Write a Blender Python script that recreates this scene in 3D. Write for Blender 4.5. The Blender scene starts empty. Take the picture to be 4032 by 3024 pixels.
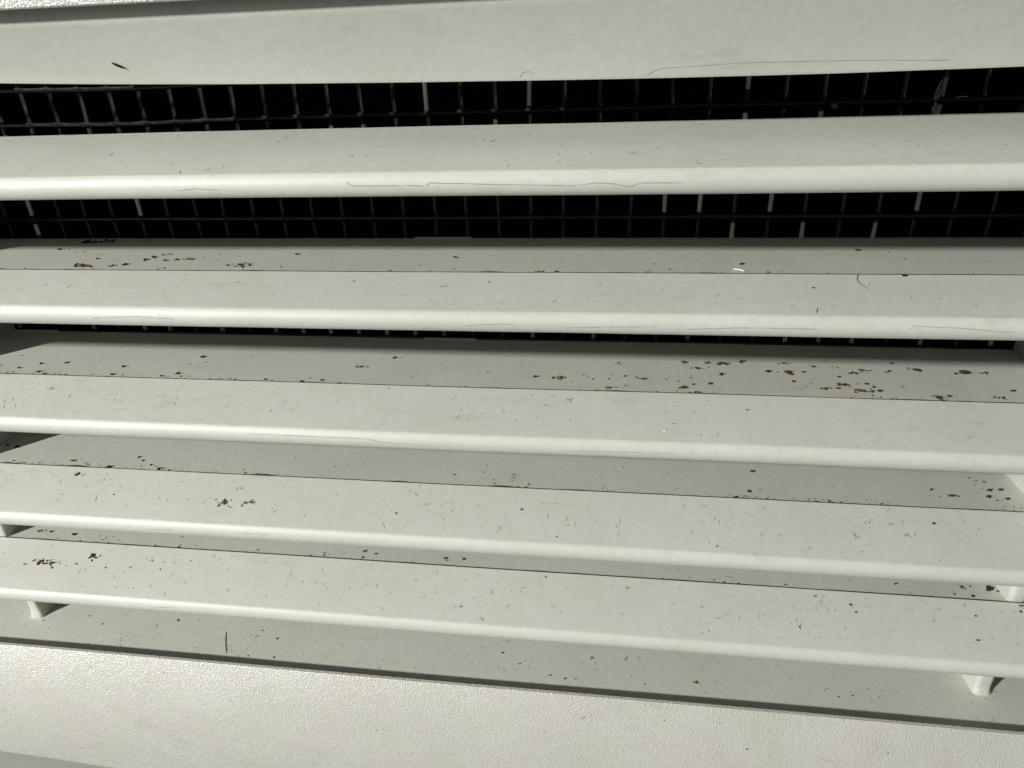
import bpy, bmesh, math, random
from mathutils import Vector, Matrix, noise

# ---------------------------------------------------------------- scene set-up
S = bpy.context.scene
P = 0.042                       # one slat pitch in metres; all layout numbers below are in pitches
def V(x, y, z): return Vector((x * P, y * P, z * P))

cam_d = bpy.data.cameras.new("camera"); cam = bpy.data.objects.new("camera", cam_d)
S.collection.objects.link(cam); S.camera = cam
cam_d.sensor_width = 36.0; cam_d.lens = 22.686; cam_d.clip_start = 0.005; cam_d.clip_end = 20.0
right = Vector((0.99153748, 0.12665733, -0.02848407)); up = Vector((-0.02740816, 0.41870071, 0.90771059))
fwd = Vector((-0.1268945, 0.89924837, -0.41862889))
m = Matrix((right, up, -fwd)).transposed().to_4x4(); m.translation = V(0, -4.41625081, 2.56242109)
cam.matrix_world = m

w = bpy.data.worlds.new("World"); S.world = w; w.use_nodes = True
bg = w.node_tree.nodes["Background"]; bg.inputs[0].default_value = (0.98, 1.0, 0.95, 1); bg.inputs[1].default_value = 0.175

ld = bpy.data.lights.new("lamp", 'AREA'); lamp = bpy.data.objects.new("lamp", ld); S.collection.objects.link(lamp)
ld.shape = 'RECTANGLE'; ld.size = 1.0 * P; ld.size_y = 2.3 * P; ld.energy = 70.0; ld.color = (1.0, 0.988, 0.945)
lp = V(-36.8, -31.9, 18.6); lamp.location = lp
lamp.rotation_euler = (V(-1.0, 0.3, -0.3) - lp).to_track_quat('-Z', 'Y').to_euler()

S.render.engine = 'CYCLES'
S.view_settings.view_transform = 'Standard'; S.view_settings.look = 'None'
S.view_settings.exposure = 0.0; S.view_settings.gamma = 1.0
S.cycles.max_bounces = 8

# ---------------------------------------------------------------- layout taken from the grille
SLATS = {2: (1.9902, 2.294, 2.20), 3: (1.0226, 1.2366, 1.2885), 4: (0.0004, 0.2281, 0.278),
         5: (-1.0224, -0.7763, -0.7324), 6: (-1.9928, -1.7376, -1.6937)}   # nose centre, crease, back edge heights
YC, YB, RN = 0.5043, 1.5199, 0.0902
YCS = {2: 0.95, 3: YC, 4: YC, 5: YC, 6: YC}                              # depth of the crease (the topmost slat is folded at its very back)
MY, MS, MX0, MZ = YB + 0.08, 0.30096, -5.13851, 2.36352                  # wire mesh: depth, spacing, origin
XL, XR = -12.0, 10.0
def sill_z(y): return -2.9 + 0.043 * (y - 0.5)
# nose: lower part on the fitted circle, flatter lip, tight bend into the face
# nose: lower part on the fitted circle, flatter lip, tight bend into the face
# nose: lower part on the fitted circle, flatter lip, tight bend into the face
# nose: lower part on the fitted circle, flatter lip, tight bend into the face
def nose_profile(zn, zc, YC, RN):
    zn = zn - 0.018; RN = 0.072
    def pts_for(ef):
        P=[]; d=math.radians
        for i in range(11):
            e=-84+(59)*i/10; P.append((-RN*math.cos(d(e)), zn+RN*math.sin(d(e)), e))
        y,z,_=P[-1]; R=0.102; cy=y+R*math.cos(d(-25)); cz=z-R*math.sin(d(-25))
        for i in range(1,11):
            e=-25+67*i/10; P.append((cy-R*math.cos(d(e)), cz+R*math.sin(d(e)), e))
        y,z,_=P[-1]; R=0.046; cy=y+R*math.cos(d(42)); cz=z-R*math.sin(d(42))
        for i in range(1,7):
            e=42+(ef-42)*i/6; P.append((cy-R*math.cos(d(e)), cz+R*math.sin(d(e)), e))
        return P
    lo,hi=50.0,120.0
    for _ in range(60):
        m=(lo+hi)/2; y,z,_=pts_for(m)[-1]
        want=90-math.degrees(math.atan2(zc-z,YC-y))
        if m<want: lo=m
        else: hi=m
    return pts_for((lo+hi)/2)
NOSE = {n: nose_profile(z[0], z[1], YCS[n], RN) for n, z in SLATS.items()}
def face_z(n, y):
    P_ = NOSE[n]; yt, zt, e = P_[-1]; zc = SLATS[n][1]
    if y >= yt: return zt + (zc - zt) * (y - yt) / (YCS[n] - yt)
    for (y0, z0, _), (y1, z1, _) in zip(reversed(P_[:-1]), reversed(P_)):
        if y0 <= y <= y1: return z0 + (z1 - z0) * (y - y0) / max(y1 - y0, 1e-6)
    return P_[20][1]
PHI = {2: 6, 3: 15, 4: 25, 5: 34, 6: 41}
def nose_pt(n, a):
    """point on the nose seen where a round nose would show normal elevation a"""
    ph = math.radians(PHI[n]); zn = SLATS[n][0]
    f = lambda y, z: y * math.sin(ph) + z * math.cos(ph)
    c = f(-RN * math.cos(math.radians(a)), zn + RN * math.sin(math.radians(a)))
    for (y0, z0, e0), (y1, z1, e1) in zip(NOSE[n], NOSE[n][1:]):
        c0, c1 = f(y0, z0), f(y1, z1)
        if c0 <= c <= c1:
            t = (c - c0) / (c1 - c0); e = math.radians(e0 + (e1 - e0) * t)
            return (y0 + (y1 - y0) * t, z0 + (z1 - z0) * t), (-math.cos(e), math.sin(e))
    return (y1, z1), (-math.cos(math.radians(e1)), math.sin(math.radians(e1)))
def strip_z(n, y):
    zn, zc, zb = SLATS[n]; return zc - 0.012 + (zb - zc + 0.012) * (y - YCS[n]) / (YB - YCS[n])

# ---------------------------------------------------------------- materials
def mat(name, col, rough, metal=0.0, spec=0.5):
    mt = bpy.data.materials.new(name); mt.use_nodes = True
    b = mt.node_tree.nodes["Principled BSDF"]
    b.inputs["Base Color"].default_value = (*col, 1); b.inputs["Roughness"].default_value = rough
    b.inputs["Metallic"].default_value = metal; b.inputs["Specular IOR Level"].default_value = spec
    return mt, mt.node_tree, b
def N(nt, t, **kw):
    n = nt.nodes.new(t)
    for k, v in kw.items():
        if k in n.inputs.keys(): n.inputs[k].default_value = v
        else: setattr(n, k, v)
    return n
def ramp(nt, stops):
    r = nt.nodes.new('ShaderNodeValToRGB'); e = r.color_ramp.elements
    while len(e) < len(stops): e.new(0.5)
    for el, (p, c) in zip(e, stops): el.position = p; el.color = (*c, 1)
    return r
def mul(nt, a, b, fac=1.0):
    x = nt.nodes.new('ShaderNodeMix'); x.data_type = 'RGBA'; x.blend_type = 'MULTIPLY'; x.inputs[0].default_value = fac
    nt.links.new(a, x.inputs[6]); nt.links.new(b, x.inputs[7]); return x.outputs[2]

def painted(name, col, rough, grain_scale, grain_str, coat, coat_rough, seed, texture=0.0, hue=0.0):
    mt, nt, b = mat(name, col, rough, spec=0.85); L = nt.links
    tc = N(nt, 'ShaderNodeTexCoord')
    mp = N(nt, 'ShaderNodeMapping'); mp.inputs['Location'].default_value = (seed * 1.37, seed * 0.71, seed * 0.33)
    L.new(tc.outputs['Object'], mp.inputs[0]); vec = mp.outputs[0]
    # broad soft blotches of grime, fine paint mottle
    n1 = N(nt, 'ShaderNodeTexNoise', Scale=26.0, Detail=4.0, Roughness=0.6); L.new(vec, n1.inputs['Vector'])
    r1 = ramp(nt, [(0.28, (0.925, 0.925, 0.915)), (0.66, (1.0, 1.0, 1.0))]); L.new(n1.outputs[0], r1.inputs[0])
    n2 = N(nt, 'ShaderNodeTexNoise', Scale=420.0, Detail=3.0, Roughness=0.7); L.new(vec, n2.inputs['Vector'])
    r2 = ramp(nt, [(0.30, (0.93, 0.93, 0.925)), (0.62, (1.0, 1.0, 1.0))]); L.new(n2.outputs[0], r2.inputs[0])
    base = N(nt, 'ShaderNodeRGB'); base.outputs[0].default_value = (*col, 1)
    c = mul(nt, mul(nt, base.outputs[0], r1.outputs[0]), r2.outputs[0])
    # faint dry smears stretched along the slat
    mp2 = N(nt, 'ShaderNodeMapping'); mp2.inputs['Scale'].default_value = (0.35, 1, 1); L.new(vec, mp2.inputs[0])
    n3 = N(nt, 'ShaderNodeTexNoise', Scale=150.0, Detail=5.0, Roughness=0.65); L.new(mp2.outputs[0], n3.inputs['Vector'])
    r3 = ramp(nt, [(0.60, (1, 1, 1)), (0.78, (0.84, 0.84, 0.82))]); L.new(n3.outputs[0], r3.inputs[0])
    c = mul(nt, c, r3.outputs[0])
    if hue:
        n4 = N(nt, 'ShaderNodeTexNoise', Scale=34.0, Detail=2.0); L.new(vec, n4.inputs['Vector'])
        r4 = ramp(nt, [(0.36, (0.965, 1.0, 0.95)), (0.5, (1, 1, 1)), (0.62, (1.0, 0.955, 0.955))]); L.new(n4.outputs[0], r4.inputs[0])
        c = mul(nt, c, r4.outputs[0], hue)
    L.new(c, b.inputs['Base Color'])
    rr = N(nt, 'ShaderNodeMapRange'); rr.inputs[3].default_value = rough - 0.05; rr.inputs[4].default_value = rough + 0.09
    L.new(n2.outputs[0], rr.inputs[0]); L.new(rr.outputs[0], b.inputs['Roughness'])
    b.inputs['Coat Weight'].default_value = coat; b.inputs['Coat Roughness'].default_value = coat_rough
    g = N(nt, 'ShaderNodeTexNoise', Scale=grain_scale, Detail=2.0, Roughness=0.5); L.new(vec, g.inputs['Vector'])
    bp = N(nt, 'ShaderNodeBump', Strength=grain_str, Distance=0.0004); L.new(g.outputs[0], bp.inputs['Height'])
    if texture:
        nd = N(nt, 'ShaderNodeTexNoise', Scale=1650.0, Detail=1.5, Roughness=0.55); L.new(vec, nd.inputs['Vector'])
        b2 = N(nt, 'ShaderNodeBump', Strength=texture, Distance=0.0008)
        L.new(nd.outputs[0], b2.inputs['Height']); L.new(bp.outputs[0], b2.inputs['Normal']); bp = b2
        L.new(b2.outputs[0], b.inputs['Coat Normal'])
    L.new(bp.outputs[0], b.inputs['Normal'])
    return mt

WHITE = (0.594, 0.60, 0.549)
M_slat = painted("satin_white_paint", WHITE, 0.54, 500, 0.10, 0.30, 0.10, 1)
M_strip = painted("darker_white_paint", (0.56, 0.567, 0.512), 0.5, 500, 0.12, 0.10, 0.2, 4)  # slightly darker white for the rear strips
M_sill = painted("dusty_white_paint", (0.59, 0.598, 0.538), 0.5, 500, 0.12, 0.10, 0.2, 5)
M_flange = painted("textured_white_powder_coat", (0.555, 0.553, 0.51), 0.42, 1700, 0.2, 0.5, 0.18, 7, texture=0.5, hue=0.6)
M_post = painted("chalky_white_paint", (0.56, 0.56, 0.525), 0.5, 450, 0.25, 0.0, 0.3, 9)
M_duct = mat("black_duct_lining", (0.004, 0.005, 0.005), 0.95, spec=0.1)[0]
M_black = mat("black_brown_dirt", (0.030, 0.022, 0.013), 0.85, spec=0.2)[0]
M_brown = mat("rust_brown_dirt", (0.062, 0.032, 0.014), 0.85, spec=0.2)[0]
M_tan = mat("tan_dirt", (0.12, 0.09, 0.04), 0.85, spec=0.2)[0]
M_grey = mat("grey_grime", (0.17, 0.17, 0.14), 0.9, spec=0.2)[0]
M_scuff = mat("pale_scuff", (0.30, 0.30, 0.255), 0.8, spec=0.3)[0]
M_crack = mat("hairline_crack", (0.30, 0.285, 0.25), 0.8, spec=0.2)[0]
M_lint = mat("pale_lint", (0.5, 0.5, 0.46), 0.9, spec=0.2)[0]
M_thread = mat("white_thread", (0.82, 0.82, 0.78), 0.4)[0]
M_hair = mat("dark_hair", (0.12, 0.11, 0.085), 0.5)[0]
# black coated wire; the vertex mask adds pale pieces and painted glints
M_wire, nt, b = mat("black_coated_wire", (0.022, 0.022, 0.022), 0.34, spec=0.35)
at = N(nt, 'ShaderNodeAttribute', attribute_name="paleness")
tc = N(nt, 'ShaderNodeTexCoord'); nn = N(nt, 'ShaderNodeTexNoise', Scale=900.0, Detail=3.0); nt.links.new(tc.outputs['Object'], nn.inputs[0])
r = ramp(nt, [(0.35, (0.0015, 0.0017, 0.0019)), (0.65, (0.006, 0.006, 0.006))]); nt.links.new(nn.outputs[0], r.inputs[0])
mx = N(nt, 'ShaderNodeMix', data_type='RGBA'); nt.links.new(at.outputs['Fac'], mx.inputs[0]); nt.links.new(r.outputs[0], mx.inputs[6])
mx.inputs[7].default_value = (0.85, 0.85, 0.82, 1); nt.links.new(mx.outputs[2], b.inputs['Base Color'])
bw = N(nt, 'ShaderNodeBump', Strength=0.35, Distance=0.0003); nt.links.new(nn.outputs[0], bw.inputs['Height']); nt.links.new(bw.outputs[0], b.inputs['Normal'])

# ---------------------------------------------------------------- mesh helpers
COL = S.collection
def link(name, bm, mats, parent=None, sharp=35, smooth=True):
    bmesh.ops.recalc_face_normals(bm, faces=bm.faces[:])
    me = bpy.data.meshes.new(name); bm.to_mesh(me); bm.free()
    for mt in (mats if isinstance(mats, (list, tuple)) else [mats]): me.materials.append(mt)
    if smooth:
        me.polygons.foreach_set('use_smooth', [True] * len(me.polygons))
        if sharp: me.set_sharp_from_angle(angle=math.radians(sharp))
    o = bpy.data.objects.new(name, me); COL.objects.link(o)
    if parent: o.parent = parent
    return o
def tag(o, label=None, cat=None, group=None, kind=None):
    if label: o['label'] = label
    if cat: o['category'] = cat
    if group: o['group'] = group
    if kind: o['kind'] = kind
    return o
def extrude(prof, xs, wob=None):
    """closed (y, z) outline swept along the x stations; wob(x, i) gives (dy, dz) for outline point i"""
    bm = bmesh.new(); rings = []
    for x in xs:
        ring = []
        for i, (y, z) in enumerate(prof):
            dy, dz = wob(x, i) if wob else (0, 0)
            ring.append(bm.verts.new(V(x, y + dy, z + dz)))
        rings.append(ring)
    n = len(prof)
    for a, c in zip(rings, rings[1:]):
        for i in range(n):
            j = (i + 1) % n; bm.faces.new((a[i], a[j], c[j], c[i]))
    for ring in (rings[0], rings[-1]):
        bmesh.ops.triangulate(bm, faces=[bm.faces.new(ring)])
    return bm
def frange(a, c, n): return [a + (c - a) * i / n for i in range(n + 1)]
XS = frange(XL, XR, 88)
def wave(seed, amp):
    return lambda x: amp * (noise.noise(Vector((x * 0.45, seed * 3.1, 0))) + 0.3 * noise.noise(Vector((x * 2.1, seed * 5.3, 2))))

# ---------------------------------------------------------------- the vent grille
grille = bpy.data.objects.new("vent_grille", None); COL.objects.link(grille); grille.empty_display_size = 0.02
tag(grille, "white painted metal louvre vent grille, dirty slats in front of a black wire mesh", "vent grille")

# flanges of the outer frame
FB, FZ = -0.22, -4.32      # foot of the leaning bottom flange
fl = [(0.04, -2.797), (0.009, -2.797), (0.001, -2.806)]
fl += [(FB, FZ + 0.05), (FB + 0.004, FZ + 0.015), (FB + 0.016, FZ - 0.01), (FB + 0.40, FZ - 1.20), (FB + 0.45, FZ - 1.18), (FB + 0.045, FZ + 0.04)]
def flw(x, i):
    return (-0.0065 * (max(x, -9) + 6.2), -0.046 * (max(x, -9) + 6.2)) if i >= 3 and i <= 8 else (0, 0.004 * math.sin(x * 0.9))
tag(link("bottom_flange", extrude(fl, XS, flw), M_flange, grille), "textured bottom flange with sparkling white powder coat")
tf = [(-0.09, 3.10), (-0.123, 3.10), (-0.13, 3.107), (-0.33, 4.80), (-0.318, 4.82), (-0.15, 5.05), (-0.11, 5.02), (-0.285, 4.79)]
link("top_flange", extrude(tf, XS), M_flange, grille)
for sx, a, c in ((-1, XL - 1.6, XL + 0.05), (1, XR - 0.05, XR + 1.6)):
    bm = bmesh.new()
    bmesh.ops.create_cube(bm, size=1.0, matrix=Matrix.Translation(V((a + c) / 2, 0.72, 0.16)) @ Matrix.Diagonal((*V(c - a, 1.9, 9.1), 1)))
    bmesh.ops.bevel(bm, geom=bm.edges[:], offset=0.0006, segments=2, affect='EDGES')
    link("side_flange", bm, M_flange, grille)

# head plate: rolls over at the top and falls back to a slightly bowed lower edge
def bow(x): x = max(-6.5, min(x, 6)); return 0.0031 * (x - 1.57) ** 2
hp = [(1.75, 3.22), (0.45, 3.19), (0.20, 3.180), (0.09, 3.160), (0.030, 3.132), (0.008, 3.10), (0.002, 3.07), (0.010, 3.04), (0.032, 3.00),
      (0.335, 2.602), (0.340, 2.587), (0.348, 2.580), (0.362, 2.585), (0.362, 2.60), (0.065, 3.00), (0.045, 3.06), (0.08, 3.11), (0.20, 3.145), (0.45, 3.16), (1.75, 3.17)]
wv = wave(11, 0.006)
link("head_plate", extrude(hp, XS, lambda x, i: (0, (bow(x) + wv(x)) if 9 <= i <= 13 else 0)), M_slat, grille)
link("sill", extrude([(0.042, sill_z(0.042)), (1.75, sill_z(1.75)), (1.75, sill_z(1.75) - 0.04), (0.042, sill_z(0.042) - 0.04)], XS), M_sill, grille)

# slats: front blade with rolled nose, rear strip behind the crease
CRACKS = {2: [[(-1.71, 15), (-1.66, -4), (-1.31, -6)], [(-1.3, -4), (-1.15, -9)], [(-1.15, -9), (-1.12, 4), (-0.71, -4), (-0.14, -12)],
              [(-0.14, -10), (-0.02, -1), (0.08, -6), (0.2, -19), (0.25, -4), (0.52, -5)], [(-2.96, -19), (-2.81, -9), (-2.6, -16)]],
          3: [[(-3.92, -6), (-3.54, 6), (-3.21, -3)], [(-0.94, -12), (-0.7, -2), (-0.56, -4)], [(-0.23, -17), (0.43, -2)],
              [(0.61, -15), (0.98, -2), (1.48, -2)], [(2.06, -1), (2.09, 17), (2.35, 11), (2.71, -6)]],
          4: [[(-2.84, 16), (-1.91, 16), (-1.79, 12), (-1.68, 0), (-1.26, -5)], [(-0.19, -6), (0.62, 1)]],
          5: [[(-4.04, 1), (-3.76, 9)], [(-3.16, 14), (-2.83, 17)]], 6: [[(-4.27, 12), (-3.98, 18)]]}
def ribbon(bm, pts, nrm, widths, lift=0.0015, mi=0):
    """thin strip of paint / fibre lying on a surface; pts in pitches, nrm unit normals"""
    prev = None
    for i, (p, n) in enumerate(zip(pts, nrm)):
        q = Vector(pts[min(i + 1, len(pts) - 1)]) - Vector(pts[max(i - 1, 0)])
        s = q.cross(Vector(n)).normalized() * widths[i] * 0.5
        c = Vector(p) + Vector(n) * lift
        cur = [bm.verts.new(V(*(c - s))), bm.verts.new(V(*(c + Vector(n) * widths[i] * 0.35))), bm.verts.new(V(*(c + s)))]
        if prev:
            for a in (0, 1):
                f = bm.faces.new((prev[a], prev[a + 1], cur[a + 1], cur[a])); f.material_index = mi
        prev = cur
rng = random.Random(5)
def head_pt(x, dz): return (x, 0.335 - dz * 0.76, 2.602 + dz + (bow(x) + wave(11, 0.006)(x)) * (1 - dz / 0.4))
HEADPL = next(o for o in grille.children if o.name == "head_plate")
for line in ([(0.26, -0.01), (0.36, 0.035), (0.9, 0.055), (1.5, 0.05), (2.1, 0.03)], [(-0.56, -0.01), (-0.53, 0.03), (-0.49, 0.035), (-0.44, 0.01)],
             [(-5.4, 0.085), (-4.3, 0.08)]):
    bm = bmesh.new(); pts = []; nr = []; wd = []
    for (x0, d0), (x1, d1) in zip(line, line[1:]):
        st = max(3, int(abs(x1 - x0) / 0.05))
        for i in range(st + (1 if (x1, d1) == line[-1] else 0)):
            t = i / st; pts.append(head_pt(x0 + (x1 - x0) * t, d0 + (d1 - d0) * t + rng.uniform(-.001, .001))); nr.append((0, -0.8, -0.6)); wd.append(rng.uniform(0.001, 0.003))
    ribbon(bm, pts, nr, wd, lift=0.001); link("paint_crack", bm, M_crack, HEADPL)
for n, (zn, zc, zb) in SLATS.items():
    P_ = NOSE[n]; yc_ = YCS[n]; yt, zt, th = P_[-1]
    pr = [(yc_, zc), (yc_ * 0.5 + yt * 0.5, zc * 0.5 + zt * 0.5)] + [(y, z) for y, z, e in reversed(P_)]
    pr += [(0.05, zn - RN), (0.05, zn - RN + 0.022)]
    t_ = 0.022
    pr += [(y + t_ * math.cos(math.radians(e)), z - t_ * math.sin(math.radians(e))) for y, z, e in P_[3::4]]
    pr += [(yc_, zc - 0.034)]
    wv = wave(n, 0.005)
    slat = link("slat", extrude(pr, XS, lambda x, i: (0, wv(x))), M_slat, grille)
    def rw(x, i):
        notch = 0.012 if i == 2 and ((n in (3, 4) and -1.72 < x < -1.18) or (n == 4 and x < -5.8)) else 0
        return (0, wv(x) + notch + (0.003 * noise.noise(Vector((x * 5, n, 1))) if i == 2 else 0))
    xs = sorted(XS + [-1.73, -1.715, -1.185, -1.17, -5.805, -5.79])
    link("rear_strip", extrude([(yc_ + 0.001, zc - 0.012), (YB - (0.05 if n > 2 else 0.02), zb - (zb - zc + 0.012) * 0.05), (YB, zb), (YB, zb - 0.028), (yc_ + 0.001, zc - 0.032)], xs, rw), M_strip, slat, smooth=False)
    for line in CRACKS[n]:
        bm = bmesh.new(); pts = []; nr = []; wd = []
        for (x0, a0), (x1, a1) in zip(line, line[1:]):
            st = max(2, int(abs(x1 - x0) / 0.04))
            for i in range(st + (1 if (x1, a1) == line[-1] else 0)):
                t = i / st; x = x0 + (x1 - x0) * t; a = math.radians(a0 + (a1 - a0) * t + rng.uniform(-1.2, 1.2))
                (py, pz), (ny, nz) = nose_pt(n, math.degrees(a)); pts.append((x, py, pz + wv(x))); nr.append((0, ny, nz))
                wd.append(rng.uniform(0.0025, 0.0058))
        wd[0] = wd[-1] = 0.001
        ribbon(bm, pts, nr, wd, lift=0.001)
        link("paint_crack", bm, M_crack, slat)

# upright bars that carry the slats
for xa, xb in ((-6.45, -6.30), (3.72, 3.87)):
    bm = bmesh.new(); n = 20; rings = []
    out = []
    ra = 0.045
    for cx, cy, a0 in ((xb - ra, 0.515 + ra, -90), (xb - 0.01, 1.50, 0), (xa + 0.01, 1.50, 90), (xa + ra, 0.515 + ra, 180)):
        rr = ra if cy < 1 else 0.01
        for i in range(6 if cy < 1 else 2):
            a = math.radians(a0 + 90 * i / (5 if cy < 1 else 1)); out.append((cx + rr * math.cos(a), cy + rr * math.sin(a)))
    for i in range(121):
        z = -2.93 + (2.02 + 2.93) * i / 120
        fl_ = 0.02 * math.exp(-((z + 2.9) / 0.04) ** 2)
        ring = []
        for j, (x, y) in enumerate(out):
            d = 0.006 * noise.noise(Vector((x * 9, y * 9, z * 7)))
            ring.append(bm.verts.new(V(x + (x - (xa + xb) / 2) * (d * 4 + fl_ * 6), y + d - (fl_ if y < 1 else 0), z)))
        rings.append(ring)
    for a, c in zip(rings, rings[1:]):
        for j in range(len(out)):
            q = (j + 1) % len(out); bm.faces.new((a[j], a[q], c[q], c[j]))
    bm.faces.new(rings[0]); bm.faces.new(rings[-1])
    link("support_bar", bm, M_post, grille, sharp=50)

# wire mesh behind the slats
screen = bpy.data.objects.new("mesh_screen", None); COL.objects.link(screen); screen.parent = grille; screen.empty_display_size = 0.02
PALE_SPANS = {(12, -1): (0.05, 1, 0.9), (15, -1): (0, 0.85, 0.6), (14, 0): (0.2, 1, 1), (0, 0): (0.3, 1, 1), (9, 0): (0.25, 1, 0.9), (10, 0): (0.25, 1, 0.9),  # pale spans by wire and row: start, end, amount
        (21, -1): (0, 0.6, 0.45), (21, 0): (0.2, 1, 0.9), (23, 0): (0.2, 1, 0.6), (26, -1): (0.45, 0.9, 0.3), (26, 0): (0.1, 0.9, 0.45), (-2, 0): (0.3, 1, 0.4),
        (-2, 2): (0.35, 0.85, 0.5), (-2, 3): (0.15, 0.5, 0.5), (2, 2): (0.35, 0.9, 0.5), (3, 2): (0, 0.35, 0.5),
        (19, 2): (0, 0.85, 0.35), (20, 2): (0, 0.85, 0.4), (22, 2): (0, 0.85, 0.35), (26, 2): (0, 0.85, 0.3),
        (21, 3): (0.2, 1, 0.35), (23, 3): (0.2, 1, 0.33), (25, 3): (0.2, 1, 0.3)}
for i in (-4, -1, 1, 2, 4, 6, 7, 8, 9, 10, 11, 12, 15, 17, 20, 23, 24, 25, 27, 29): PALE_SPANS[(i, 6)] = (0.4, 1, rng.uniform(0.12, 0.3))
def sag(x, row):           # the screen is a little buckled
    return 0.010 * noise.noise(Vector((x * 0.5, row * 1.7, 3))) + (0.02 * math.exp(-((x + 4.4) / 0.9) ** 2) * (-1 if row < 1 else 0.3))
def joint(ix, row):
    x = MX0 + ix * MS; z = MZ - row * MS
    return Vector((x + 0.012 * noise.noise(Vector((ix * 1.3, row * 0.6, 7))), MY + 0.008 * noise.noise(Vector((ix * .7, row * .9, 11))), z + sag(x, row)))
def tube(bm, lay, pts, rad, paleness, sides=8, oval=1.0):
    rings = []
    for i, p in enumerate(pts):
        t = (pts[min(i + 1, len(pts) - 1)] - pts[max(i - 1, 0)]).normalized()
        a = t.cross(Vector((0, 1, 0))).normalized(); c = t.cross(a)
        ring = []
        for s in range(sides):
            g = 2 * math.pi * s / sides
            q = p + (a * math.cos(g) + c * math.sin(g) * oval) * rad[i]
            v = bm.verts.new(V(*q)); v[lay] = paleness[i] if not isinstance(paleness[i], tuple) else (paleness[i][0] if (len(paleness[i]) == 1 and (q - p).z > 0.006) or (len(paleness[i]) == 2 and (q - p).x > 0.012) else 0.0); ring.append(v)
        rings.append(ring)
    for a, c in zip(rings, rings[1:]):
        for j in range(sides):
            q = (j + 1) % sides; bm.faces.new((a[j], a[q], c[q], c[j]))
STEP = [0, 0.06, 0.13, 0.3, 0.5, 0.7, 0.87, 0.94]
FAT = {0: 1.5, 0.06: 1.32, 0.13: 1.08, 0.87: 1.08, 0.94: 1.32}
for ix in range(-22, 50):
    bm = bmesh.new(); lay = bm.verts.layers.float.new("paleness"); pts = []; rad = []; paleness = []
    for row in range(-4, 19):
        a, c = joint(ix, row), joint(ix, row + 1); b3 = PALE_SPANS.get((ix, row)) if True else None
        for t in STEP:
            pts.append(a.lerp(c, t) + Vector((0, 0.012, 0)))
            rad.append(0.0195 * FAT.get(t, 1.0) * rng.uniform(0.95, 1.06))
            paleness.append((rng.uniform(0.15, 0.6), 'side') if row in (-1, 0) and rng.random() < 0.75 else 0.0)  # glints painted into the colour of the side vertices
        if b3:      # finer stations where the wire turns pale
            lo, hi, val = b3
            base = len(pts) - len(STEP)
            pts, rad, paleness = pts[:base], rad[:base], paleness[:base]
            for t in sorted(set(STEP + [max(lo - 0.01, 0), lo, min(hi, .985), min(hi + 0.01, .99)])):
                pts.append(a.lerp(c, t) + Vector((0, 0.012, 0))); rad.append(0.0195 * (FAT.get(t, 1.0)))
                paleness.append(val if lo <= t <= hi else 0.0)
    tube(bm, lay, pts, rad, paleness)
    link("wire", bm, M_wire, screen, sharp=0)
for row in range(-4, 19):
    bm = bmesh.new(); lay = bm.verts.layers.float.new("paleness"); pts = []; rad = []; hb = []
    for ix in range(-22, 49):
        for t in STEP:
            g = (0.85 if row == -1 and -1 <= ix <= 2 else 0.55 if row == 0 and -1 <= ix <= 5 else 0.0)  # upper vertices made pale: glints painted along the wire tops and joints
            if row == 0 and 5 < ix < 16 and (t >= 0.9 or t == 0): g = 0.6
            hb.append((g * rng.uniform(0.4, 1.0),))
        a, c = joint(ix, row), joint(ix + 1, row)
        for t in STEP: pts.append(a.lerp(c, t) - Vector((0, 0.008, 0))); rad.append(0.0205 * FAT.get(t, 1.0) * rng.uniform(0.94, 1.06))
    tube(bm, lay, pts, rad, hb)
    link("wire", bm, M_wire, screen, sharp=0)

# dark duct behind the screen
bm = bmesh.new(); x0, x1, y0, y1, z0, z1 = XL - 0.3, XR + 0.3, 1.80, 7.0, -3.3, 3.6
c = [bm.verts.new(V(x, y, z)) for x in (x0, x1) for y in (y0, y1) for z in (z0, z1)]
for q in ((0, 1, 3, 2), (4, 6, 7, 5), (0, 2, 6, 4), (1, 5, 7, 3), (2, 3, 7, 6)): bm.faces.new([c[i] for i in q])
duct = link("duct_wall", bm, M_duct, smooth=False)
tag(duct, "black inside of the duct behind the wire mesh", "duct", kind='structure')

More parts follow.
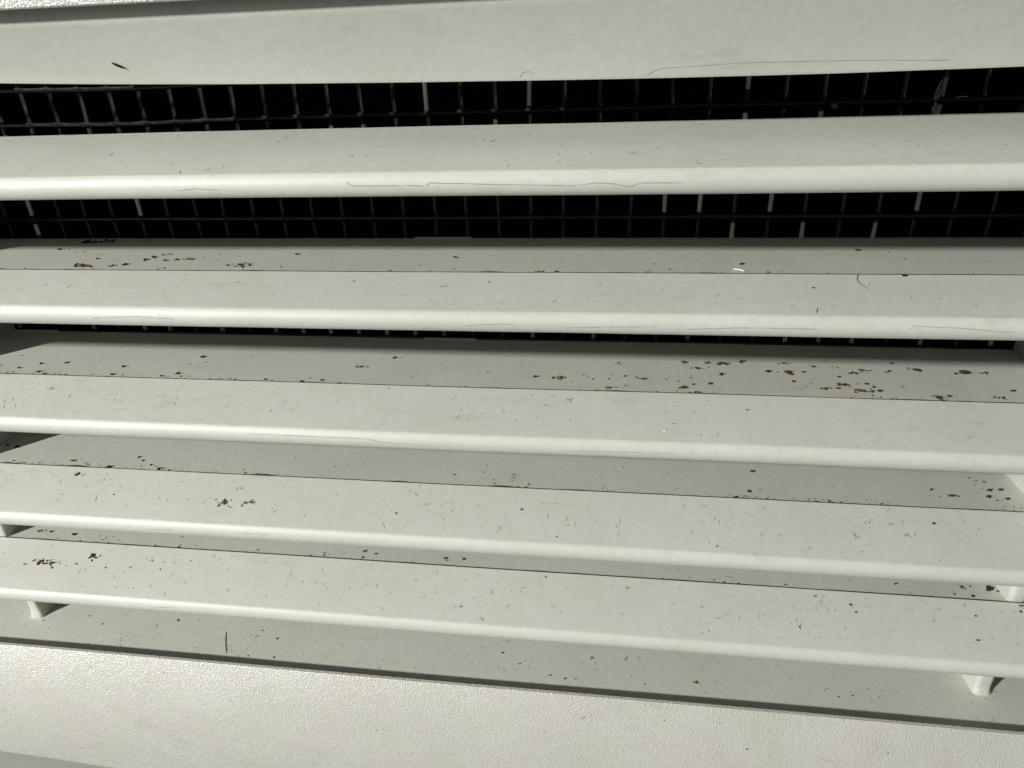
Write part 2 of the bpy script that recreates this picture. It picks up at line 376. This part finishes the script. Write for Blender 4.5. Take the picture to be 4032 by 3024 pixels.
# ---------------------------------------------------------------- dirt
MARKS = {
 'f2': '-4.03,0.861,0.012,k -3.83,0.864,0.021,k -3.76,0.757,0.01,k -3.44,0.841,0.021,k -3.37,0.854,0.012,k -2.45,0.878,0.02,k -3.75,0.568,0.009,k -2.27,0.727,0.014,g -0.95,0.846,0.023,k -0.76,-0.024,0.009,k -0.11,0.225,0.009,k -1.21,0.32,0.007,k -0.82,0.551,0.072,g -0.63,0.596,0.017,g -0.29,0.104,0.026,g -0.89,0.582,0.049,g 2.33,0.411,0.038,g',
 'f3': '-1.91,0.361,0.021,k -0.92,0.175,0.007,k -0.77,0.42,0.013,k -0.83,0.364,0.025,k -0.54,0.324,0.015,k -0.34,0.01,0.009,k 0.48,0.289,0.016,k 0.48,0.193,0.009,k 0.29,0.05,0.018,k 0.32,0.12,0.009,k 0.01,0.193,0.023,g 1.54,0.318,0.031,k 0.95,0.037,0.009,k 2.02,0.366,0.013,k',
 'f4': '-4.33,0.332,0.015,k -4.81,0.107,0.012,k -4.94,0.328,0.079,g -2.26,0.272,0.014,k -2.16,0.27,0.014,k -2.17,0.274,0.014,k -1.2,0.416,0.011,k -0.25,0.382,0.093,g -0.18,0.162,0.018,k -0.05,0.29,0.01,k -0.44,0.099,0.008,k -0.71,0.107,0.008,k -0.85,0.244,0.008,k 0.18,0.431,0.008,k 0.63,0.156,0.02,k 1.2,0.334,0.032,k 0.8,0.283,0.02,k 1.25,0.285,0.01,k 1.94,-0.01,0.014,k 2.8,0.272,0.009,k 2.84,0.215,0.007,k 0.62,0.156,0.017,k 0.82,0.048,0.024,k',
 'f5': '-5.05,0.421,0.061,k -5,0.405,0.024,k -5.33,0.405,0.02,k -4.9,0.423,0.013,k -4.85,0.424,0.013,k -4.75,0.436,0.017,k -4.53,0.206,0.029,k -3.39,0.184,0.093,t -3.17,0.192,0.092,t -3.06,0.19,0.015,k -3.35,0.348,0.079,g -3.99,0.229,0.013,k -3.55,0.307,0.013,k -5.09,0.117,0.039,g -1.73,0.172,0.035,k -1.29,0.136,0.017,k -0.9,0.141,0.014,k 0.35,0.172,0.016,k 0.2,0.156,0.054,g -0.28,0.027,0.027,k 0.05,0.002,0.011,k -0.42,0.351,0.02,k -0.39,0.359,0.009,k -0.61,0.28,0.043,k 0.47,0.228,0.014,k -0.7,0.104,0.007,k 2.3,0.276,0.018,k 2.31,0.363,0.052,g 2.31,0.327,0.026,k 2.44,0.32,0.051,g 2.82,0.352,0.038,k 2.9,0.354,0.025,g 2.54,0.226,0.075,g 2.12,0.193,0.064,g 1.04,0.024,0.031,k 1.51,0.337,0.013,k 1.35,0.214,0.007,k 0.99,0.407,0.016,k 1.47,0.42,0.019,k 3.15,0.319,0.02,k 2.73,0.011,0.029,g 1.1,0.009,0.015,k 1.57,0.161,0.021,k',
 'f6': '-5.86,0.218,0.043,k -5.79,0.272,0.043,k -5.71,0.256,0.107,b -5.57,0.256,0.089,k -5.48,0.255,0.028,k -5.39,0.237,0.025,k -5.3,0.262,0.028,k -5.13,0.247,0.021,k -4.95,0.246,0.028,k -4.96,0.231,0.014,k -5.17,0.363,0.089,k -4.49,0.354,0.042,k -4.35,0.345,0.024,k -4.07,0.381,0.024,k -4.35,0.268,0.031,k -4.3,0.25,0.02,k -4.68,0.266,0.028,k -5.19,0.129,0.017,k -3.85,0.436,0.01,k -3.74,0.341,0.007,k -3.28,0.409,0.017,k -3.08,0.366,0.008,k -2.68,0.246,0.019,k -3.3,0.219,0.01,k -2.54,0.194,0.019,k -0.42,0.456,0.037,k -1.69,0.343,0.016,k -1.9,0.19,0.016,k -0.86,0.299,0.009,k -0.19,0.106,0.009,k -1.25,0.109,0.021,k -1.19,0.112,0.036,k -0.96,-0.001,0.015,k 0.77,0.313,0.012,k -1.45,0.233,0.025,k -1.59,0.175,0.04,g 0.34,0.387,0.06,g 0.45,0.301,0.009,k 0.78,0.277,0.02,k 1.07,0.053,0.02,k 2.06,0.443,0.034,k 2.35,0.384,0.042,k 2.38,0.319,0.042,k 2.2,0.321,0.02,k 1.85,0.214,0.02,k 1.86,0.149,0.033,k 1.89,0.098,0.016,k 1.97,0.069,0.014,k 3,0.285,0.054,g 3.39,0.358,0.03,k 3.32,0.145,0.039,k 3.41,0.169,0.039,g 3.8,0.477,0.054,k 3.78,0.425,0.032,k 1.52,0.203,0.014,k 1.03,0.264,0.023,k 1.73,0.279,0.011,k 1.47,0.278,0.007,k 0.77,0.315,0.009,k 2.25,0.171,0.022,k',
 'fl': '-5.64,-4.088,0.029,k 0.4,-3.084,0.015,k 0.68,-3.163,0.015,k -0.05,-3.05,0.062,g 0.75,-2.985,0.021,k 1.53,-3.227,0.038,k 1.26,-2.96,0.029,k 2.78,-3.12,0.027,k 2.05,-2.97,0.02,k 2.68,-3.077,0.027,k',
 's3': '-5,1.373,0.105,k -4.83,1.413,0.105,k -5.28,1.432,0.018,k -5.11,1.13,0.034,k -5.03,1.152,0.017,k -4.86,1.024,0.017,k -4.81,1.072,0.023,k -3.84,1.27,0.016,k -3.75,1.254,0.026,k -4.5,0.843,0.041,k -4.58,0.687,0.037,k -4.49,0.642,0.108,b -4.21,0.655,0.061,k -4.11,0.693,0.067,b -4.01,0.823,0.056,k -3.98,0.897,0.047,k -3.94,0.973,0.032,k -3.88,0.989,0.032,k -3.81,0.806,0.037,k -3.72,0.831,0.04,k -3.6,0.842,0.076,t -3.32,0.82,0.024,k -3.03,0.684,0.087,b -2.66,0.996,0.036,k -4.42,1.326,0.017,k -2.65,0.644,0.023,k -3.41,1.007,0.016,k -3.17,0.928,0.015,k -2.31,1.298,0.022,k -1.91,1.341,0.025,k -1.44,1.204,0.021,k -1.25,1.287,0.021,k -1.21,0.925,0.039,b -1.81,1.24,0.012,k -0.69,1.096,0.017,k -0.8,1.105,0.014,k -1.47,0.722,0.014,k -0.3,0.85,0.019,k -0.56,1.43,0.015,k 0.44,0.767,0.02,k 2.1,1.136,0.037,k 2.32,1.087,0.024,k 2.37,0.915,0.028,k 1.12,0.766,0.032,k 1.61,0.827,0.012,k 0.71,0.99,0.013,k 2.25,0.957,0.01,k -1.46,0.717,0.014,k -0.32,0.56,0.03,k -0.46,0.562,0.051,t 0.41,0.596,0.027,k 0.55,0.627,0.024,k 0.44,0.767,0.02,k 0.15,0.588,0.012,k',
 's4': '-5.36,0.751,0.043,k -5.28,0.737,0.017,k -5.11,0.775,0.056,k -5.52,0.646,0.04,k -5.25,0.581,0.058,k -5.72,0.913,0.024,k -5.92,0.945,0.017,k -4.47,0.734,0.042,k -4.48,0.573,0.057,k -3.97,0.569,0.037,k -3.84,0.626,0.047,k -3.8,0.978,0.049,k -3.71,0.875,0.023,k -3.84,0.814,0.022,k -2.95,0.559,0.03,k -2.6,0.542,0.041,k -2.55,0.608,0.021,k -2.42,0.578,0.035,k -5.76,0.693,0.023,k -1.89,1.07,0.056,k -2.16,0.861,0.061,t -2.12,0.897,0.018,k -0.96,0.827,0.026,k -0.52,0.756,0.034,k -0.3,0.737,0.084,t -0.2,0.676,0.019,k -0.1,0.824,0.028,k -0.06,0.77,0.022,k -0.02,0.738,0.028,k 0.12,0.746,0.025,k 0.15,0.826,0.022,k -0.16,0.613,0.06,g 0.11,0.579,0.046,t 0.18,0.6,0.027,k 0.26,0.804,0.03,k 0.36,0.788,0.028,k 0.42,0.767,0.055,b 0.61,0.762,0.027,k 0.64,0.807,0.022,k 0.71,0.729,0.019,k 0.73,0.622,0.053,k 0.15,1.039,0.086,g 0.21,1.066,0.029,k 0.51,1.082,0.043,g 0.79,1.107,0.057,k -0.56,1.028,0.012,k 1.02,1.305,0.017,k 0.79,1.114,0.048,g 0.99,1.101,0.071,t 1.12,1.098,0.084,b 0.9,0.988,0.061,k 1,1.016,0.022,k 1.08,0.878,0.046,k 0.83,0.803,0.024,k 0.71,0.738,0.019,k 0.83,0.683,0.035,b 0.87,0.7,0.013,k 0.97,0.705,0.032,k 0.74,0.619,0.045,b 1.3,1.147,0.062,k 1.42,1.082,0.069,g 1.49,0.957,0.049,k 1.66,1.127,0.069,t 1.65,0.951,0.094,b 1.79,0.971,0.032,k 1.72,1.001,0.014,k 1.84,1.12,0.041,g 1.9,1.075,0.041,k 2.06,1.09,0.019,k 2.1,1.07,0.024,k 2.19,0.981,0.066,k 2.29,1.027,0.067,k 1.99,1.194,0.069,g 2.5,1.02,0.058,k 2.58,1.176,0.032,k 2.74,1.058,0.079,k 2.06,0.897,0.034,k 1.66,0.79,0.034,k 1.79,0.754,0.026,k 1.74,0.702,0.026,k 1.86,0.675,0.064,t 1.93,0.691,0.026,k 2.01,0.776,0.026,k 2.05,0.755,0.064,b 2.17,0.78,0.026,k 2.24,0.78,0.036,k 2.28,0.734,0.031,k 1.99,0.689,0.038,k 2.09,0.709,0.018,k 2.16,0.657,0.081,b 2.24,0.653,0.038,b 2.3,0.665,0.038,k 2.24,0.689,0.025,k 2.47,0.74,0.088,g 3.11,1.033,0.103,k 3.27,1.041,0.051,k 2.72,0.577,0.073,k 2.72,0.53,0.06,b 2.8,0.606,0.037,k 3.2,0.607,0.06,k 3.33,0.728,0.044,k 2.92,0.534,0.012,k 3.56,1.31,0.019,k 1.25,0.667,0.039,g',
 's5': '-6.21,0.836,0.043,k -6.08,0.811,0.05,k -5.27,0.619,0.062,k -5.2,0.659,0.017,k -4.6,0.728,0.034,k -4.52,0.67,0.034,k -4.39,0.607,0.037,k -4.48,0.581,0.023,k -4.33,0.589,0.023,k -4.27,0.552,0.04,k -4.22,0.556,0.026,k -4.8,0.54,0.05,k -3.4,0.602,0.023,k -3.41,0.945,0.02,k -4.01,0.775,0.02,k -5.06,0.614,0.017,k -2.5,0.715,0.022,k -2.41,0.758,0.026,g -5.92,0.526,0.052,k -4.83,0.52,0.033,k -4.62,0.548,0.017,k -2.5,0.715,0.022,k -2.41,0.764,0.032,g -1.03,0.739,0.018,k -1.3,0.678,0.025,k -0.92,0.625,0.021,k 0.29,0.915,0.024,k 0.76,0.613,0.017,k 1.48,0.94,0.035,k 1.51,1.022,0.053,g 1.39,0.63,0.031,k 1.49,0.662,0.022,k 2.15,0.77,0.022,k 2.65,0.761,0.016,k 2.97,0.778,0.033,k 3,0.685,0.019,k 3.11,0.708,0.059,k 3.41,0.947,0.028,k 3.37,0.986,0.028,k 3.37,0.884,0.016,k 3.41,0.832,0.016,k 3.46,0.812,0.059,k 3.55,0.82,0.04,k 3.4,0.711,0.048,k 3.45,0.663,0.026,k 3.54,0.692,0.048,k 3.47,0.588,0.018,k 3.47,0.933,0.027,k 3.05,0.986,0.028,g 1.26,0.531,0.042,k',
 's6': '-5.59,0.625,0.047,k -6.03,0.646,0.055,k -5.88,0.646,0.044,k -5.28,0.623,0.022,k -5.72,0.556,0.025,k -5.64,0.563,0.014,k -4.36,0.691,0.025,k -4.3,0.527,0.031,k -4.04,0.544,0.017,k -2.71,0.588,0.027,k -2.3,0.646,0.04,t -2.17,0.616,0.03,k -1.45,0.618,0.036,k -1.26,0.623,0.032,k -2.03,0.628,0.013,k 0.86,0.659,0.025,k 2.83,0.655,0.035,k 2.42,0.665,0.015,k 2.18,0.621,0.018,k 3.29,0.599,0.017,k 3.4,0.665,0.057,k 3.48,0.682,0.029,k 3.45,0.56,0.031,k 1.66,0.658,0.018,k 1.31,0.609,0.045,g',
 'si': '-4.67,0.626,0.045,k -4.45,0.643,0.038,g -5.52,0.492,0.03,k -5.76,0.588,0.031,k -6.62,0.324,0.019,k -6.26,0.468,0.027,k -3.67,0.493,0.061,g -3.62,0.58,0.033,k -3.4,0.486,0.043,k -5.17,0.293,0.055,g -3.32,0.247,0.035,k -3.61,0.236,0.028,k -3.24,0.343,0.018,k -3.02,0.312,0.021,k -4.24,0.284,0.018,k -3.53,0.289,0.011,k -0.86,0.691,0.024,k -1.48,0.527,0.041,g -1.11,0.588,0.017,k -0.89,0.542,0.037,k -1.19,0.386,0.02,k -1.78,0.27,0.024,k -2.42,0.403,0.028,g 0.05,0.566,0.05,k 0.08,0.509,0.026,k 0.36,0.591,0.083,g -0.37,0.314,0.036,k -0.21,0.29,0.032,k -0.11,0.294,0.039,k 0.45,0.393,0.023,k 0.77,0.498,0.016,k -0.69,0.423,0.033,k 0.17,0.276,0.01,k 0.58,0.308,0.025,k 1.09,0.368,0.063,t 1.27,0.312,0.013,k 1.28,0.411,0.013,k 2.57,0.375,0.03,k 2.81,0.375,0.027,k 2.74,0.463,0.022,k 2.88,0.449,0.012,k 3.01,0.461,0.021,k 2.43,0.347,0.03,k 3.65,0.407,0.018,k 2.65,0.229,0.009,k 1.78,0.313,0.009,k 1.92,0.232,0.012,k 1.17,0.258,0.022,k 3.4,0.49,0.015,k',
}
def surf(key, x, y):
    """point (in pitches) and normal on a painted surface"""
    if key == 'si': return (x, y, sill_z(y)), Vector((0, -0.043, 1)).normalized()
    if key == 'fl':
        k = (FB - 0.001) / (FZ + 0.05 + 2.806)
        return (x, 0.001 + (y + 2.806) * k, y), Vector((0, -1, k)).normalized()
    n = int(key[1]); w_ = wave(n, 0.005)(x)
    fz = face_z if key[0] == 'f' else strip_z
    y = max(y, -0.06)
    z = fz(n, y); k = (fz(n, y + 0.004) - z) / 0.004
    return (x, y, z + w_), Vector((0, -k, 1)).normalized()
def frame(key, x, y):
    p, nv = surf(key, x, y); u = Vector((1, 0, 0)); return Vector(p), u, nv.cross(u), nv
def lump(bm, key, x, y, w, mi, rng, asp=None, rot=None, h=None):
    """irregular crumb: a low ragged dome"""
    h = h or (0.36 if key[0] == 's' and key != 'si' else 0.18)
    p, u, v, nv = frame(key, x, y)
    k = rng.randint(8, 11); asp = asp or rng.uniform(0.45, 0.85); rot = rng.uniform(-0.5, 0.5) if rot is None else rot
    cr, sr = math.cos(rot), math.sin(rot); lo = []; hi = []
    for i in range(k):
        a = 2 * math.pi * i / k + rng.uniform(-0.2, 0.2); r = 0.5 * w * rng.choice((0.45, 0.6, 0.8, 1.0, 1.3))
        ex, ey = r * math.cos(a), r * asp * math.sin(a); ex, ey = ex * cr - ey * sr, ex * sr + ey * cr
        q = p + u * ex + v * ey
        lo.append(bm.verts.new(V(*(q + nv * 0.001)))); hi.append(bm.verts.new(V(*(p + (q - p) * 0.7 + nv * (0.001 + w * h * rng.uniform(0.5, 1.0))))))
    top = bm.verts.new(V(*(p + nv * (0.001 + w * h))))
    for i in range(k):
        j = (i + 1) % k
        for f in (bm.faces.new((lo[i], lo[j], hi[j], hi[i])), bm.faces.new((hi[i], hi[j], top))): f.material_index = mi
def strand(bm, key, x, y, L, width, mi, rng, ang=None, curl=None, seg=5, lift=0.001):
    p, u, v, nv = frame(key, x, y); a = rng.uniform(-0.9, 0.9) if ang is None else ang
    curl = rng.uniform(-1.6, 1.6) if curl is None else curl
    cx = cy = 0.0; pts = []
    for i in range(seg + 1):
        pts.append(tuple(Vector(surf(key, x + cx, y + cy)[0]))); a += curl / seg; cx += L / seg * math.cos(a); cy += L / seg * math.sin(a)
    ribbon(bm, pts, [nv] * (seg + 1), [width * (0.3 if i in (0, seg) else 1) for i in range(seg + 1)], lift, mi)
MATS = [M_black, M_brown, M_tan, M_grey, M_scuff]
TYPE = {'k': 0, 'b': 1, 't': 2, 'g': 3}
def specks(bm, key, rng):
    for tok in MARKS[key].split():
        x, y, w_, t = tok.split(','); x, y, w_ = float(x), float(y), float(w_)
        if t == 'g':
            for _ in range(max(2, int(w_ * 70))):
                strand(bm, key, x + w_ * rng.uniform(0, 0.7), y + w_ * rng.uniform(-0.2, 0.2), w_ * rng.uniform(0.25, 0.6), rng.uniform(0.003, 0.007), 3, rng)
            continue
        big = w_ > 0.05
        lump(bm, key, x, y, w_ * (rng.uniform(0.5, 0.7) if big else rng.uniform(0.62, 0.85) if w_ < 0.03 else rng.uniform(0.9, 1.15) * (0.75 if key[0] == 'f' or key == 'si' else 1)), TYPE[t], rng)
        if w_ > 0.026:
            for _ in range(int(w_ * (170 if big else 95))):
                dx, dy = w_ * rng.gauss(0, 0.42), w_ * rng.gauss(0, 0.22)
                if rng.random() < 0.78: lump(bm, key, x + dx, y + dy, w_ * rng.uniform(0.14, 0.42 if big else 0.32), rng.choice((0, 0, TYPE[t], TYPE[t], 3)), rng)
                else: strand(bm, key, x + dx, y + dy, w_ * rng.uniform(0.2, 0.5), rng.uniform(0.004, 0.008), rng.choice((0, 3, 3)), rng)
def scuffs(bm, key, count, y0, y1, rng, x0=-7.5, x1=5.2):
    i = 0
    while i < count:
        x, y = rng.uniform(x0, x1), rng.uniform(y0, y1)
        if noise.noise(Vector((x * 1.1, y * 2.3, ord(key[1])))) < rng.uniform(-0.5, 0.35): continue
        i += 1
        q = rng.random()
        if q < 0.34: lump(bm, key, x, y, rng.uniform(0.006, 0.015), rng.choice((0, 3, 3)), rng, h=0.08)
        else: strand(bm, key, x, y, rng.uniform(0.015, 0.06), rng.uniform(0.003, 0.006), rng.choice((3, 4, 4, 4)), rng)
def crease_dirt(bm, n, rng):
    """thin broken line of grime packed against the rear of the blade"""
    x = -7.5
    zc = SLATS[n][1]; wv_ = wave(n, 0.005)
    prev = None
    while x < 5.5:
        a = noise.noise(Vector((x * 3.0, n * 2.0, 5))); wd = 0.004 + 0.010 * max(0, a) + (0.028 * max(0, a - 0.2) * 1.1 if n < 6 and x < 1.5 else 0) + rng.uniform(0, 0.002)
        if noise.noise(Vector((x * 0.8, n * 4.0, 9))) < -0.42: wd *= 0.35
        y = YC + 0.004; z = strip_z(n, y) + wv_(x); tz = zc + wv_(x)
        cur = [bm.verts.new(V(x, y - 0.006, tz + 0.0015)), bm.verts.new(V(x, y + wd * 0.3, tz + 0.002 + wd * 0.35)), bm.verts.new(V(x, y + wd * 1.6 + 0.006, z + 0.001))]
        if prev:
            for j in (0, 1): bm.faces.new((prev[j], prev[j + 1], cur[j + 1], cur[j]))
        prev = cur; x += rng.uniform(0.012, 0.03)
    i = 0
    while i < {3: 150, 4: 170, 5: 130, 6: 60}[n]:          # crumbs and fluff gathered along the seam
        x = rng.uniform(-7, 5)
        if noise.noise(Vector((x * 1.4, n * 2.7, 4))) < rng.uniform(-0.25, 0.45): continue
        i += 1
        yy = YC + 0.012 + abs(rng.gauss(0, 0.035))
        if rng.random() < 0.65: lump(bm, 's%d' % n, x, yy, rng.uniform(0.008, 0.026), rng.choice((0, 0, 1, 3)), rng)
        else: strand(bm, 's%d' % n, x, yy, rng.uniform(0.02, 0.06), rng.uniform(0.003, 0.006), 3, rng)
WORD = {2: 'topmost', 3: 'second', 4: 'third', 5: 'fourth', 6: 'lowest'}
LAB = {2: "sparse grey scuffs and a few crumbs on the topmost slat under the head plate",
       3: "dark brown dirt specks and scuffs on the second slat from the top, thickest at its left",
       4: "dense rusty brown dirt specks on the third slat from the top, thickest at its right",
       5: "dark dirt specks and grey scuffs on the fourth slat from the top",
       6: "fine dark dirt specks and scuffs on the lowest slat above the sill"}
for n in SLATS:
    rng = random.Random(100 + n); bm = bmesh.new()
    specks(bm, 'f%d' % n, rng)
    scuffs(bm, 'f%d' % n, {2: 190, 3: 130, 4: 170, 5: 220, 6: 230}[n], 0.02, 0.88 if n == 2 else 0.46, rng)
    if n > 2:
        specks(bm, 's%d' % n, rng); scuffs(bm, 's%d' % n, {3: 90, 4: 150, 5: 110, 6: 70}[n], 0.52, 1.35, rng)
        crease_dirt(bm, n, rng)
    tag(link("dirt_specks", bm, MATS, smooth=False), LAB[n], "dirt", kind='stuff')
rng = random.Random(77); bm = bmesh.new(); specks(bm, 'si', rng); scuffs(bm, 'si', 260, 0.1, 0.72, rng)
for x, w_ in ((-1.95, .05), (-1.42, .03), (-1.18, .05)): lump(bm, 'si', x, 0.13, w_, 0, rng)
tag(link("dirt_specks", bm, MATS, smooth=False), "scattered dark crumbs and grey scuffs on the sill behind the bottom flange", "dirt", kind='stuff')
rng = random.Random(78); bm = bmesh.new(); specks(bm, 'fl', rng); scuffs(bm, 'fl', 60, -4.2, -2.7, rng, -6, 3.5)
tag(link("dirt_specks", bm, MATS, smooth=False), "few tiny dark marks on the textured bottom flange", "dirt", kind='stuff')

# ---------------------------------------------------------------- single bits lying on the grille
def single(name, label, cat, mats, build):
    bm = bmesh.new(); build(bm, random.Random(len(label)))
    return tag(link(name, bm, mats, sharp=60), label, cat)
def rod(bm, pts, r, sides=6):
    lay = bm.verts.layers.float.new("paleness"); pts = [Vector(p) for p in pts]
    tube(bm, lay, pts, [r * (0.5 if i in (0, len(pts) - 1) else 1) for i in range(len(pts))], [0] * len(pts), sides)
def curve_pts(ctrl, seg=4):
    out = []
    c = [Vector(p) for p in ctrl]; c = [c[0] * 2 - c[1]] + c + [c[-1] * 2 - c[-2]]
    for i in range(1, len(c) - 2):
        for k in range(seg):
            t = k / seg; a, b_, d, e = c[i - 1], c[i], c[i + 1], c[i + 2]
            out.append(0.5 * ((2 * b_) + (d - a) * t + (2 * a - 5 * b_ + 4 * d - e) * t * t + (-a + 3 * b_ - 3 * d + e) * t ** 3))
    out.append(c[-2]); return out
def hp_y(z): return 0.032 + (3.00 - z) * 0.93
single("wood_splinter", "short black splinter stuck to the head plate at upper left", "splinter", M_black,
       lambda bm, g: rod(bm, [(-3.405, hp_y(2.79) - .006, 2.790), (-3.385, hp_y(2.78) - .010, 2.780), (-3.365, hp_y(2.77) - .010, 2.769), (-3.34, hp_y(2.755) - .006, 2.755)], 0.0085))
single("white_thread", "short white thread lying on the rear strip of the second slat, right of centre", "thread", M_thread,
       lambda bm, g: rod(bm, curve_pts([(1.03, 0.63, strip_z(3, .63) + .008), (1.065, 0.605, strip_z(3, .605) + .012), (1.11, 0.585, strip_z(3, .585) + .006)]), 0.0042))
single("seed", "dark oval seed caught in the crease of the second slat, far right", "seed", M_black,
       lambda bm, g: lump(bm, 'f3', 2.203, 0.485, 0.042, 0, g, asp=0.62, rot=-0.1, h=0.3))
single("hair", "thin pale curled hair hanging from the crease of the second slat", "hair", M_grey,
       lambda bm, g: rod(bm, curve_pts([(x, y, face_z(3, y) + .003) for x, y in ((1.897, .498), (1.866, .428), (1.879, .349), (1.914, .30))]), 0.0022, 4))
single("hair", "straight dark hair lying upright on the sill at lower left", "hair", M_hair,
       lambda bm, g: rod(bm, curve_pts([(x, y, sill_z(y) + .004) for x, y in ((-4.023, .522), (-3.949, .378), (-3.865, .246))]), 0.0027, 5))
single("hair", "tiny dark hair on the face of the second slat just above its nose", "hair", M_hair,
       lambda bm, g: rod(bm, curve_pts([(x, y, face_z(3, y) + .003) for x, y in ((1.50, .05), (1.492, .02), (1.477, -.01))]), 0.0019, 4))
single("dirt_clump", "black clump of dirt against the right support bar above the lowest slat", "dirt clump", MATS,
       lambda bm, g: [lump(bm, 's6', 3.645, 0.668, 0.085, 0, g, asp=0.8, h=0.3), lump(bm, 's6', 3.695, 0.645, 0.03, 1, g)])
single("dust_smudge", "round grey dust smudge in the middle of the fourth slat's rear strip", "dust", MATS,
       lambda bm, g: [lump(bm, 's5', -0.732 + g.gauss(0, .022), 0.70 + g.gauss(0, .03), g.uniform(.008, .02), 3, g, h=.1) for _ in range(34)])
single("paint_flake", "small white paint flake on the face of the third slat, right of centre", "paint flake", M_thread,
       lambda bm, g: lump(bm, 'f4', 0.55, 0.07, 0.026, 0, g, h=0.2))
def lint(bm, g):
    bmesh.ops.create_icosphere(bm, subdivisions=2, radius=0.03 * P, matrix=Matrix.Translation(V(1.869, MY - 0.03, 2.339)) @ Matrix.Rotation(0.35, 4, 'Y') @ Matrix.Diagonal((1.1, 0.6, 0.6, 1)))
    for v in bm.verts: v.co += Vector([g.uniform(-1, 1) for _ in range(3)]) * 0.005 * P
single("lint", "pale oval ball of lint caught on the wire mesh at upper right", "lint", M_grey, lint)
def tuft(bm, g):
    x0, z0 = 2.635, 2.44
    for _ in range(26):
        z = z0 + g.uniform(-.17, .07); x = x0 + (z - z0) * 0.02 + g.gauss(0, .006)
        q = [(x, MY - .022, z), (x + g.uniform(-.02, .02), MY - .03, z - .02), (x + g.uniform(-.02, .01), MY - .024, z - .045)]
        lay = bm.verts.layers.float.get("paleness") or bm.verts.layers.float.new("paleness")
        tube(bm, lay, [Vector(p) for p in q], [.003, .0035, .001], [0] * 3, 4)
single("fibre_tuft", "pale dusty fibres clinging to a mesh wire at far upper right", "fibres", M_lint, tuft)
single("fibre", "single pale fibre lying along the horizontal mesh wire at far upper right", "fibre", M_lint,
       lambda bm, g: rod(bm, curve_pts([(2.775, MY - .03, 2.385), (2.82, MY - .032, 2.388), (2.865, MY - .03, 2.386)]), 0.004, 5))
